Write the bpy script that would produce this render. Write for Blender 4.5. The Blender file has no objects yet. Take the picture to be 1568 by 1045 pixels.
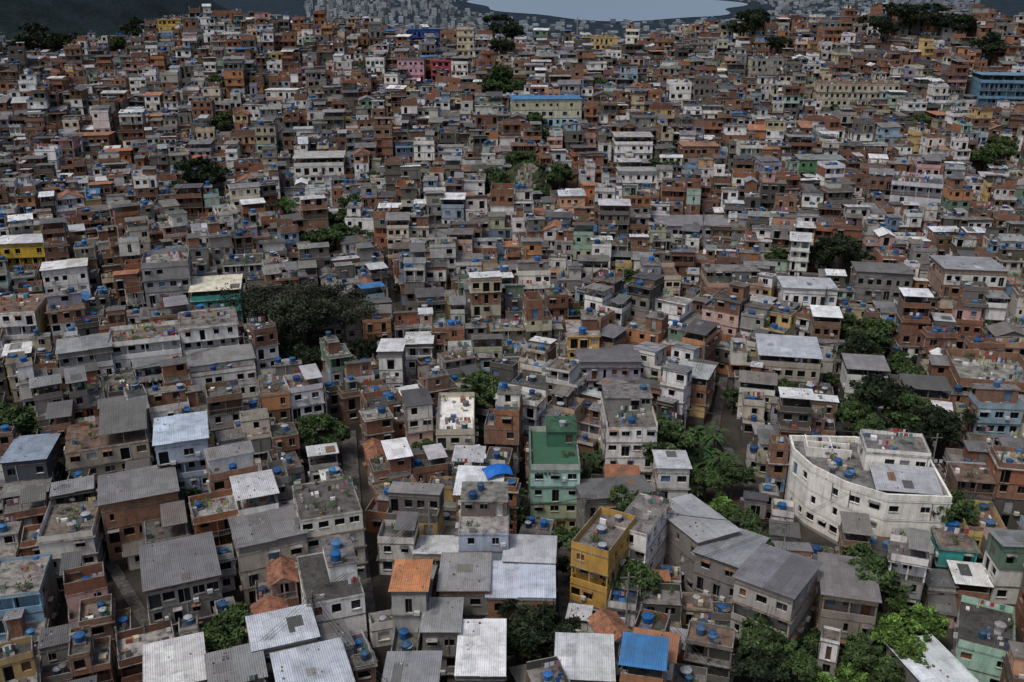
import bpy, math, random
import numpy as np
from mathutils import Vector
R=random.Random(11)
CZ=260.0   # drone altitude
# ---------------------------------------------------------------- terrain
PY=[-600,-50,60,120,200,290,370,460,500,700,1300,2000,30000]
PZ=[-120,-98,-90,-86,-82,-73,-60,-45,-52,-115,-225,-250,-250]
def hz(x,y):
    z=np.interp(y,PY,PZ)
    near=1/(1+np.exp((y-650)/40))
    z=z+near*(2.6*np.sin(x/37+1)*np.sin(y/45)+1.6*np.sin(x/19+y/31))
    g=np.exp(-((y-455)/75.0)**2)
    z=z+g*(8*np.exp(-((x-190)/70.0)**2)+5*np.exp(-((x+130)/50.0)**2)-4*np.exp(-((x+235)/50.0)**2)-1*np.exp(-((x-30)/60.0)**2))
    z=z+450*np.exp(-((x+1060)/500.0)**2-((y-1800)/480.0)**2)
    z=z+330*np.exp(-((x-1500)/420.0)**2-((y-1900)/500.0)**2)
    far=1/(1+np.exp(-(y-8500)/400))
    z=z+far*(260+160*np.sin(x/900+1)+70*np.sin(x/370))
    z=z+4*np.exp(-((x-3)/14.0)**2-((y-318)/12.0)**2)
    return z+CZ
def H(x,y): return float(hz(x,y))
# ---------------------------------------------------------------- materials
def newmat(name):
    m=bpy.data.materials.new(name); m.use_nodes=True
    nt=m.node_tree; b=nt.nodes['Principled BSDF']
    return m,nt,b
def N(nt,t,**k):
    n=nt.nodes.new(t)
    for a,v in k.items(): setattr(n,a,v)
    return n
def noise(nt,vec,scale,detail=4,rough=.6):
    n=N(nt,'ShaderNodeTexNoise'); n.inputs['Scale'].default_value=scale
    n.inputs['Detail'].default_value=detail; n.inputs['Roughness'].default_value=rough
    nt.links.new(vec,n.inputs['Vector']); return n.outputs['Fac']
def mapr(nt,v,a,b,c,d):
    n=N(nt,'ShaderNodeMapRange'); nt.links.new(v,n.inputs[0])
    for i,q in zip((1,2,3,4),(a,b,c,d)): n.inputs[i].default_value=q
    return n.outputs[0]
def mul(nt,a,b,op='MULTIPLY'):
    n=N(nt,'ShaderNodeMath',operation=op)
    for i,q in enumerate((a,b)):
        if isinstance(q,(int,float)): n.inputs[i].default_value=q
        else: nt.links.new(q,n.inputs[i])
    return n.outputs[0]
def scalecol(nt,col,f):
    n=N(nt,'ShaderNodeVectorMath',operation='SCALE'); nt.links.new(col,n.inputs[0]); nt.links.new(f,n.inputs['Scale']); return n.outputs[0]
def mixc(nt,f,a,b):
    n=N(nt,'ShaderNodeMix',data_type='RGBA'); nt.links.new(f,n.inputs[0])
    for i,q in ((6,a),(7,b)):
        if isinstance(q,tuple): n.inputs[i].default_value=(*q,1)
        else: nt.links.new(q,n.inputs[i])
    return n.outputs[2]
def attr(nt):
    return N(nt,'ShaderNodeAttribute',attribute_name='Col').outputs['Color']
def dirty(name,rough,blot,streak,dirtcol,damt,bumps=0.0,fine=.15):
    m,nt,b=newmat(name)
    pos=N(nt,'ShaderNodeNewGeometry').outputs['Position']
    c=attr(nt)
    mp=N(nt,'ShaderNodeMapping'); mp.inputs['Scale'].default_value=(1,1,.16); nt.links.new(pos,mp.inputs[0])
    n1=noise(nt,pos,blot,5,.65); n2=noise(nt,mp.outputs[0],streak,4,.7); n3=noise(nt,pos,4.5,3,.7)
    f=mapr(nt,n1,.38,.68,0,1); g=mapr(nt,n2,.45,.72,0,1)
    d=mul(nt,mul(nt,f,.55),mul(nt,g,.6),'ADD'); d=mul(nt,d,damt)
    c2=mixc(nt,d,c,dirtcol)
    c3=scalecol(nt,c2,mapr(nt,n3,.25,.75,1-fine,1+fine))
    nt.links.new(c3,b.inputs['Base Color']); b.inputs['Roughness'].default_value=rough
    b.inputs['Specular IOR Level'].default_value=.15
    if bumps:
        bp=N(nt,'ShaderNodeBump'); bp.inputs['Strength'].default_value=bumps; bp.inputs['Distance'].default_value=.08
        nt.links.new(n3,bp.inputs['Height']); nt.links.new(bp.outputs[0],b.inputs['Normal'])
    return m
M_WALL=dirty('painted_plaster',.9,.35,1.1,(.06,.054,.047),.55)
M_BRICK=dirty('hollow_brick',.95,.5,1.3,(.085,.058,.045),.75,.3,.4)
M_SLAB=dirty('concrete_slab',.92,.5,1.1,(.026,.024,.022),1.05,.2,.34)
M_MISC=dirty('household_items',.6,.9,1.2,(.1,.1,.1),.2)
def metal():
    m,nt,b=newmat('corrugated_roof_sheet')
    tc=N(nt,'ShaderNodeTexCoord').outputs['Object']; pos=N(nt,'ShaderNodeNewGeometry').outputs['Position']
    br=N(nt,'ShaderNodeTexBrick'); nt.links.new(tc,br.inputs['Vector'])
    br.inputs['Scale'].default_value=1; br.inputs['Brick Width'].default_value=1.05; br.inputs['Row Height'].default_value=2.3
    br.inputs['Mortar Size'].default_value=.02; br.offset=0.0
    br.inputs['Color1'].default_value=(.88,.88,.88,1); br.inputs['Color2'].default_value=(1.1,1.1,1.1,1); br.inputs['Mortar'].default_value=(.72,.72,.72,1)
    mm=N(nt,'ShaderNodeMix',data_type='RGBA',blend_type='MULTIPLY'); mm.inputs[0].default_value=1
    nt.links.new(attr(nt),mm.inputs[6]); nt.links.new(br.outputs['Color'],mm.inputs[7])
    n1=noise(nt,pos,.45,6,.7); n2=noise(nt,pos,2.2,4,.7)
    d=mul(nt,mapr(nt,n1,.42,.7,0,.7),mapr(nt,n2,.3,.7,.3,1))
    c=mixc(nt,d,mm.outputs[2],(.06,.05,.042))
    nt.links.new(c,b.inputs['Base Color']); b.inputs['Roughness'].default_value=.6; b.inputs['Specular IOR Level'].default_value=.35
    w=N(nt,'ShaderNodeTexWave',bands_direction='X'); w.inputs['Scale'].default_value=1.2; nt.links.new(tc,w.inputs['Vector'])
    bp=N(nt,'ShaderNodeBump'); bp.inputs['Strength'].default_value=.8; bp.inputs['Distance'].default_value=.06
    nt.links.new(w.outputs['Fac'],bp.inputs['Height']); nt.links.new(bp.outputs[0],b.inputs['Normal'])
    return m
M_METAL=metal()
def simple(name,rough,spec=.3,fine=.12):
    m,nt,b=newmat(name); pos=N(nt,'ShaderNodeNewGeometry').outputs['Position']
    n=noise(nt,pos,3,3); nt.links.new(scalecol(nt,attr(nt),mapr(nt,n,.3,.7,1-fine,1+fine)),b.inputs['Base Color'])
    b.inputs['Roughness'].default_value=rough; b.inputs['Specular IOR Level'].default_value=spec; return m
M_GLASS=simple('window_pane',.5,.1,.3)
M_TANK=simple('polyethylene_tank',.6,.25,.35)
M_TARP=simple('tarpaulin',.5,.3)
M_LEAF=simple('foliage',.75,.15,.35)
M_BARK=simple('bark',.95,.1,.3)
def groundmat():
    m,nt,b=newmat('hillside_ground'); pos=N(nt,'ShaderNodeNewGeometry').outputs['Position']
    n=noise(nt,pos,.25,6,.7); n2=noise(nt,pos,.02,6,.7)
    f=mul(nt,mapr(nt,n,.3,.7,.55,1.4),mapr(nt,n2,.3,.7,.6,1.4))
    nt.links.new(scalecol(nt,attr(nt),f),b.inputs['Base Color']); b.inputs['Roughness'].default_value=1; b.inputs['Specular IOR Level'].default_value=.05
    return m
M_GROUND=groundmat()
m,nt,b=newmat('lagoon_water'); b.inputs['Base Color'].default_value=(.22,.29,.38,1); b.inputs['Roughness'].default_value=.3
M_WATER=m
MATS=[M_WALL,M_BRICK,M_SLAB,M_METAL,M_GLASS,M_TANK,M_MISC,M_TARP,M_LEAF,M_BARK]
WALL,BRICK,SLAB,METAL,GLASS,TANK,MISC,TARP,LEAF,BARK=range(10)
# ---------------------------------------------------------------- mesh builder
class MB:
    def __init__(s): s.v=[];s.f=[];s.m=[];s.c=[]
    def poly(s,pts,mat,col):
        n=len(s.v); s.v.extend(pts); s.f.append(tuple(range(n,n+len(pts)))); s.m.append(mat); s.c.append(col)
    def hexa(s,p,mat,col,topmat=None,topcol=None,bottom=True):
        for i in range(4):
            j=(i+1)%4; s.poly([p[i],p[j],p[4+j],p[4+i]],mat,col)
        s.poly([p[4],p[5],p[6],p[7]],mat if topmat is None else topmat,topcol or col)
        if bottom: s.poly([p[3],p[2],p[1],p[0]],mat,col)
    def box(s,x0,x1,y0,y1,z0,z1,mat,col,tm=None,tc=None,bottom=True):
        s.hexa([(x0,y0,z0),(x1,y0,z0),(x1,y1,z0),(x0,y1,z0),(x0,y0,z1),(x1,y0,z1),(x1,y1,z1),(x0,y1,z1)],mat,col,tm,tc,bottom)
    def frust(s,x,y,z,r0,r1,h,n,mat,col,cap=True,ph=0.):
        a=[(x+r0*math.cos(ph+2*math.pi*i/n),y+r0*math.sin(ph+2*math.pi*i/n),z) for i in range(n)]
        b=[(x+r1*math.cos(ph+2*math.pi*i/n),y+r1*math.sin(ph+2*math.pi*i/n),z+h) for i in range(n)]
        for i in range(n):
            j=(i+1)%n; s.poly([a[i],a[j],b[j],b[i]],mat,col)
        if cap: s.poly(b,mat,col)
    def tube(s,p,q,r0,r1,n,mat,col):
        p=np.array(p,float);q=np.array(q,float);d=q-p;d/=np.linalg.norm(d)+1e-9
        u=np.cross(d,[0.3,.5,.81] if abs(d[2])<.9 else [1,0,0]);u/=np.linalg.norm(u);w=np.cross(d,u)
        A=[tuple(p+r0*(math.cos(2*math.pi*i/n)*u+math.sin(2*math.pi*i/n)*w)) for i in range(n)]
        B=[tuple(q+r1*(math.cos(2*math.pi*i/n)*u+math.sin(2*math.pi*i/n)*w)) for i in range(n)]
        for i in range(n):
            j=(i+1)%n; s.poly([A[i],A[j],B[j],B[i]],mat,col)
    def mesh(s,name):
        me=bpy.data.meshes.new(name); me.from_pydata(s.v,[],s.f)
        used=sorted(set(s.m)); mp={k:i for i,k in enumerate(used)}
        for k in used: me.materials.append(MATS[k])
        me.polygons.foreach_set('material_index',[mp[k] for k in s.m])
        ca=me.color_attributes.new('Col','FLOAT_COLOR','CORNER')
        cnt=[len(f) for f in s.f]
        c=np.repeat(np.array([(*k[:3],1.0) for k in s.c],dtype=np.float32),cnt,axis=0)
        ca.data.foreach_set('color',c.ravel()); return me
def put(me,name,x,y,z,rot=0,sc=1):
    o=bpy.data.objects.new(name,me); o.location=(x,y,z); o.rotation_euler=(0,0,rot)
    o.scale=(sc,sc,sc); bpy.context.scene.collection.objects.link(o); return o
# ---------------------------------------------------------------- house parts
def jit(c,r,a=.12):
    k=1+r.uniform(-a,a); return tuple(max(0,min(.85,q*k*(1+r.uniform(-.03,.03)))) for q in c)
CONC=[(.16,.15,.135),(.22,.21,.195),(.09,.086,.08),(.18,.172,.16),(.32,.31,.29),(.12,.11,.095)]
BRK=[(.25,.12,.075),(.29,.155,.10),(.18,.095,.065),(.23,.14,.10),(.34,.145,.08)]
WHT=[(.8,.79,.77),(.62,.61,.58),(.7,.67,.62),(.84,.84,.84)]
TINT=[(.55,.46,.3),(.56,.4,.18),(.54,.32,.2),(.34,.45,.54),(.36,.5,.42),(.52,.32,.3),(.3,.29,.36),(.46,.41,.3),(.22,.32,.44),(.42,.43,.3),(.16,.25,.18),(.6,.55,.45),(.52,.47,.38),(.44,.21,.1),(.6,.42,.36),(.5,.56,.6)]
METC=[(.15,.15,.152),(.2,.2,.205),(.10,.10,.105),(.27,.28,.295),(.17,.155,.14),(.5,.52,.54),(.12,.117,.113),(.22,.215,.2)]
BLUE=[(.018,.085,.23),(.025,.11,.3),(.02,.065,.16),(.05,.15,.3),(.015,.10,.27),(.04,.09,.16)]
def wall(m,ox,oy,ux,uy,L,z0,z1,ops,mat,col,r):
    nx,ny=uy,-ux
    def P(s,z,o=0.): return (ox+ux*s+nx*o,oy+uy*s+ny*o,z)
    s=0.
    for a,b,c,d in ops:
        m.poly([P(s,z0),P(a,z0),P(a,z1),P(s,z1)],mat,col)
        if c>z0+.01: m.poly([P(a,z0),P(b,z0),P(b,c),P(a,c)],mat,col)
        m.poly([P(a,d),P(b,d),P(b,z1),P(a,z1)],mat,col)
        t=-.26
        k=r.random()
        rc=col if k<.85 else (.5,.5,.5)
        m.poly([P(a,c),P(b,c),P(b,c,t),P(a,c,t)],mat,rc)
        m.poly([P(a,d,t),P(b,d,t),P(b,d),P(a,d)],mat,rc)
        m.poly([P(a,c),P(a,c,t),P(a,d,t),P(a,d)],mat,rc)
        m.poly([P(b,c,t),P(b,c),P(b,d),P(b,d,t)],mat,rc)
        q=r.random()
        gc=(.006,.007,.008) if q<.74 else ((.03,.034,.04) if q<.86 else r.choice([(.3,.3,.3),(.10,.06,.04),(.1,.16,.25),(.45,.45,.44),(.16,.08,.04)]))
        if q<.86 and b-a>.7 and k<.4:
            mid=(a+b)/2+r.uniform(-.1,.1); w=.035; fc=r.choice([(.4,.4,.4),(.1,.1,.1),(.12,.07,.05),(.3,.3,.3)])
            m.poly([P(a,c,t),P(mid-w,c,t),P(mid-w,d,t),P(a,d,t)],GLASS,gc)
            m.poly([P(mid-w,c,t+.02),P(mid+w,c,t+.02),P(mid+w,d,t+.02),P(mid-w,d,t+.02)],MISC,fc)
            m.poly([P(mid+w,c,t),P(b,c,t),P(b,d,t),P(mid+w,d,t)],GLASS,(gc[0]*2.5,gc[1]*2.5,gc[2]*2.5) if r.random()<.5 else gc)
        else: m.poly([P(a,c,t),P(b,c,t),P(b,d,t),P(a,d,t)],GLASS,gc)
        k=r.random()
        if k<.3:
            e=r.uniform(.35,.7)
            p=[P(a-.1,d+.1),P(a-.1,d+.02,e),P(b+.1,d+.02,e),P(b+.1,d+.1)]
            m.hexa(p+[(x,y,z+.07) for x,y,z in p],SLAB,r.choice([(.25,.24,.23),(.4,.4,.4),(.15,.15,.15),(.3,.16,.1)]))
        elif k<.7:
            p=[P(a-.06,c-.07,.001),P(a-.06,c-.07,.1),P(b+.06,c-.07,.1),P(b+.06,c-.07,.001)]
            m.hexa(p+[(x,y,z+.065) for x,y,z in p],SLAB,(.32,.32,.31))
        if r.random()<.1 and b+1.0<L:
            p=[P(b+.25,c-.1,.002),P(b+.25,c-.1,.38),P(b+.95,c-.1,.38),P(b+.95,c-.1,.002)]
            m.hexa(p+[(x,y,z+.5) for x,y,z in p],MISC,(.5,.5,.49))
        s=b
    m.poly([P(s,z0),P(L,z0),P(L,z1),P(s,z1)],mat,col)
    if z0>=0 and L>3 and r.random()<.25:
        q=r.uniform(.2,L-.2); m.tube(P(q,z0,.07),P(q,z1,.07),.06,.06,4,MISC,r.choice([(.5,.5,.5),(.3,.3,.3),(.1,.1,.1)]))
    if z0>0 and L>3 and not ops and z1-z0>2 and r.random()<.35:
        a=r.uniform(.2,L*.5); b=a+r.uniform(.8,L*.4); c=z0+r.uniform(0,.8); d=min(z1-.1,c+r.uniform(.8,1.8))
        m.poly([P(a,c,.015),P(b,c,.015),P(b,d,.015),P(a,d,.015)],WALL,r.choice([(.2,.19,.18),(.35,.34,.32),(.12,.11,.1)]))
def ops_for(L,z0,r,p,h=2.75):
    if L<1.4: return []
    step=r.uniform(1.6,2.4); n=max(1,int((L-.3)/step)); ww=r.uniform(.9,1.5); hh=r.uniform(1.,1.4)
    out=[]; st=L/n
    for i in range(n):
        if r.random()>p: continue
        w=min(ww*(.6 if r.random()<.15 else 1),st-.35); c=st*(i+.5)+r.uniform(-.12,.12)
        if w<.35: continue
        zt=z0+2.2
        zb=z0+.05 if r.random()<.16 else zt-hh
        out.append((max(.08,c-w/2),min(L-.08,c+w/2),zb,zt))
    return out
def tank(m,x,y,z,r):
    k=r.random(); col=jit(r.choice(BLUE),r,.2) if k<.86 else r.choice([(.10,.10,.10),(.28,.28,.28)])
    s=r.uniform(.48,.76)
    if r.random()<.4:
        m.box(x-s,x+s,y-s,y+s,z,z+.35,SLAB,(.22,.2,.19)); z+=.351
    hh=r.uniform(.6,1.0)
    m.frust(x,y,z,s*.84,s,hh,10,TANK,col,False)
    lid=jit(col,r,.25) if r.random()<.8 else (.3,.32,.34)
    m.frust(x,y,z+hh,s*1.06,s*1.04,.07,10,TANK,lid,False); m.frust(x,y,z+hh+.07,s*1.04,s*.3,.16,10,TANK,lid,True)
def sheet(m,x0,x1,y0,y1,zf,zb,mat,col,t=.06):
    m.hexa([(x0,y0,zf),(x1,y0,zf),(x1,y1,zb),(x0,y1,zb),(x0,y0,zf+t),(x1,y0,zf+t),(x1,y1,zb+t),(x0,y1,zb+t)],mat,col)
def patches(m,x0,x1,y0,y1,zf,zb,r,base=None):
    for _ in range(r.choice([0,1,1,2,3])):
        w=r.uniform(.9,2.2); a=r.uniform(x0,max(x0+.1,x1-w)); L=r.uniform(1.2,3.4); c=r.uniform(y0,max(y0+.1,y1-L)); w=min(w,x1-a); L=min(L,y1-c)
        if w<.3 or L<.3: continue
        f=lambda y: zf+(zb-zf)*(y-y0)/(y1-y0)+.065+_*.004
        pc=jit(base,r,.3) if base and r.random()<.85 else jit(r.choice(METC+[(.24,.14,.09)]),r,.2)
        sheet(m,a,a+w,c,c+L,f(c),f(c+L),METAL,pc,.025)
    for _ in range(r.choice([0,2,5,8])):
        a,c=r.uniform(x0,x1-.3),r.uniform(y0,y1-.3); z=zf+(zb-zf)*(c-y0)/(y1-y0)+.05
        m.box(a,a+r.uniform(.1,.25),c,c+r.uniform(.1,.25),z,z+.18,MISC,r.choice([(.25,.14,.1),(.2,.2,.2),(.4,.4,.38),(.06,.06,.06)]))
def mono(m,x0,x1,y0,y1,z,rise,oh,col,wm,wc,mat=METAL,r=None):
    zf=z+.08+max(0,-rise); zb=z+.08+max(0,rise)
    m.hexa([(x0,y0,z),(x1,y0,z),(x1,y1,z),(x0,y1,z),(x0,y0,zf),(x1,y0,zf),(x1,y1,zb),(x0,y1,zb)],wm,wc,bottom=False)
    k=(zb-zf)/(y1-y0)*oh
    r=r or R
    if x1-x0>5. and r.random()<.6:
        xm=x0+(x1-x0)*r.uniform(.35,.65); sheet(m,x0-oh,xm,y0-oh,y1+oh,zf-k+.004,zb+k+.004,mat,col); sheet(m,xm-.15,x1+oh,y0-oh*r.uniform(.5,1.6),y1+oh,zf-k+.09,zb+k+.09,mat,jit(col,r,.28))
        patches(m,x0,xm-.2,y0,y1,zf,zb,r,col)
    else:
        sheet(m,x0-oh,x1+oh,y0-oh,y1+oh,zf-k+.004,zb+k+.004,mat,col); patches(m,x0,x1,y0,y1,zf,zb,r,col)
def gable(m,x0,x1,y0,y1,z,rise,oh,col,wm,wc,mat=METAL):
    xm=(x0+x1)/2; t=.07; k=rise/(xm-x0)*oh
    m.poly([(x0,y0,z),(x1,y0,z),(xm,y0,z+rise)],wm,wc); m.poly([(x1,y1,z),(x0,y1,z),(xm,y1,z+rise)],wm,wc)
    a,b=y0-oh,y1+oh
    m.hexa([(x0-oh,a,z-k+.02),(xm,a,z+rise+.02),(xm,b,z+rise+.02),(x0-oh,b,z-k+.02),(x0-oh,a,z-k+t),(xm,a,z+rise+t),(xm,b,z+rise+t),(x0-oh,b,z-k+t)],mat,col)
    m.hexa([(xm,a,z+rise+.02),(x1+oh,a,z-k+.02),(x1+oh,b,z-k+.02),(xm,b,z+rise+.02),(xm,a,z+rise+t),(x1+oh,a,z-k+t),(x1+oh,b,z-k+t),(xm,b,z+rise+t)],mat,jit(col,R,.1))
CLC=[(.3,.3,.3),(.6,.6,.6),(.12,.1,.08),(.28,.15,.1),(.06,.15,.33),(.3,.1,.06),(.07,.07,.07),(.2,.25,.2),(.5,.45,.35),(.7,.7,.7),(.1,.09,.08),(.18,.17,.16)]
def clutter(m,x0,x1,y0,y1,z,r,amt):
    if x1-x0<1.2 or y1-y0<1.2: return
    for _ in range(int(amt*r.uniform(.6,1.6)*(x1-x0)*(y1-y0)/8+r.random())):
        x=r.uniform(x0+.4,x1-.4);y=r.uniform(y0+.4,y1-.4);k=r.random()
        if k<.62:
            a,b,c=r.uniform(.08,.5),r.uniform(.08,.45),r.uniform(.1,.8)
            m.box(x-a,x+a,y-b,y+b,z,z+c,MISC,jit(r.choice(CLC),r,.2))
        elif k<.7:
            m.tube((x,y,z),(x,y,z+.9),.03,.03,4,MISC,(.2,.2,.2))
            q=[(x+.42*math.cos(t*math.pi/4),y+.1-.2*math.sin(t*math.pi/4),z+1.1+.4*math.sin(t*math.pi/4)) for t in range(8)]
            m.poly(q,MISC,(.45,.45,.45))
        elif k<.84:
            L=min(3.,x1-x-.2)
            if L>1:
                m.tube((x,y,z),(x,y,z+1.9),.03,.03,4,MISC,(.2,.2,.2)); m.tube((x+L,y,z),(x+L,y,z+1.9),.03,.03,4,MISC,(.2,.2,.2))
                m.tube((x,y,z+1.85),(x+L,y,z+1.85),.012,.012,3,MISC,(.2,.2,.2))
                s=x+.2
                while s<x+L-.5:
                    w=r.uniform(.3,.6); c=jit(r.choice([(.6,.6,.6),(.4,.06,.05),(.05,.1,.3),(.05,.05,.06),(.5,.42,.15),(.1,.25,.2),(.4,.2,.25),(.65,.65,.65)]),r)
                    hh=r.uniform(.5,1.0); m.poly([(s,y+.01,z+1.84-hh),(s+w,y+.03,z+1.84-hh),(s+w,y,z+1.84),(s,y,z+1.84)],TARP,c); s+=w+r.uniform(.05,.3)
        else:
            for _ in range(16):
                a,b=r.uniform(-.45,.45),r.uniform(-.45,.45); c=z+r.uniform(.2,1.)
                m.poly([(x+a,y+b,c),(x+a+.3,y+b+.1,c+.1),(x+a+.2,y+b+.35,c+.2)],LEAF,(.035,.065,.02))
def parapet(m,x0,x1,y0,y1,z,h,mat,col,skip=()):
    t=.13; tc=(.27,.26,.25)
    if 'f' not in skip: m.box(x0,x1,y0,y0+t,z,z+h,mat,col,SLAB,tc)
    if 'b' not in skip: m.box(x0,x1,y1-t,y1,z,z+h,mat,col,SLAB,tc)
    if 'l' not in skip: m.box(x0,x0+t,y0+t,y1-t,z,z+h,mat,col,SLAB,tc)
    if 'r' not in skip: m.box(x1-t,x1,y0+t,y1-t,z,z+h,mat,col,SLAB,tc)
def posts(m,x0,x1,y0,y1,z,h,mat,col,w=.1):
    n=max(1,int((x1-x0)/3.2))
    for i in range(n+1):
        x=x0+w+(x1-x0-2*w)*i/n
        for y in (y0+w,y1-w): m.box(x-w,x+w,y-w,y+w,z,z+h,mat,col)
def wallset(r,style):
    if style=='brick': return BRICK,jit(r.choice(BRK),r)
    if style=='concrete': return WALL,jit(r.choice(CONC),r,.2)
    if style=='white': return WALL,jit(r.choice(WHT),r)
    return WALL,jit(r.choice(TINT),r,.2)
def storey(m,x0,x1,y0,y1,z0,z1,front,side,r,p,ver=False):
    fm,fc=front; sm,sc=side
    if ver and y1-y0>3.6 and x1-x0>3:
        dy=1.3
        wall(m,x0,y0+dy,1,0,x1-x0,z0,z1,ops_for(x1-x0,z0,r,.9),fm,fc,r)
        ph=r.uniform(.8,1.05)
        if r.random()<.6: m.box(x0+.002,x1-.002,y0+.002,y0+.13,z0,z0+ph,fm,fc)
        else:   # metal railing
            m.box(x0+.01,x1-.01,y0+.03,y0+.08,z0+ph-.05,z0+ph,MISC,(.2,.2,.2)); k=int((x1-x0)/.35)
            for i in range(k+1):
                xx=x0+.03+(x1-x0-.06)*i/k; m.box(xx-.02,xx+.02,y0+.035,y0+.075,z0,z0+ph-.05,MISC,(.2,.2,.2),bottom=False)
        n=max(2,int((x1-x0)/2.8))
        for i in range(n+1):
            x=x0+.14+(x1-x0-.28)*i/n; m.box(x-.1,x+.1,y0+.135,y0+.33,z0,z1,fm,jit(fc,r,.1))
        if r.random()<.5:
            wall(m,x1,y0,0,1,y1-y0,z0,z1,ops_for(y1-y0,z0,r,p*.5),sm,sc,r); wall(m,x0,y1,0,-1,y1-y0,z0,z1,[],sm,sc,r)
        else:
            wall(m,x1,y0+dy,0,1,y1-y0-dy,z0,z1,ops_for(y1-y0-dy,z0,r,p*.5),sm,sc,r); wall(m,x0,y1,0,-1,y1-y0-dy,z0,z1,[],sm,sc,r)
            for xx in (x0,x1-.12): m.box(xx+.001,xx+.119,y0+.34,y0+dy-.01,z0,z0+.9,fm,fc)
    else:
        wall(m,x0,y0,1,0,x1-x0,z0,z1,ops_for(x1-x0,z0,r,p),fm,fc,r)
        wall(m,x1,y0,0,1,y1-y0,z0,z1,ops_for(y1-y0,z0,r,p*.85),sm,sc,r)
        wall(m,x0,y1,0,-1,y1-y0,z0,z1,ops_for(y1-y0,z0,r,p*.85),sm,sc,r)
    wall(m,x1,y1,-1,0,x1-x0,z0,z1,ops_for(x1-x0,z0,r,p*.5),sm,sc,r)
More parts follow.
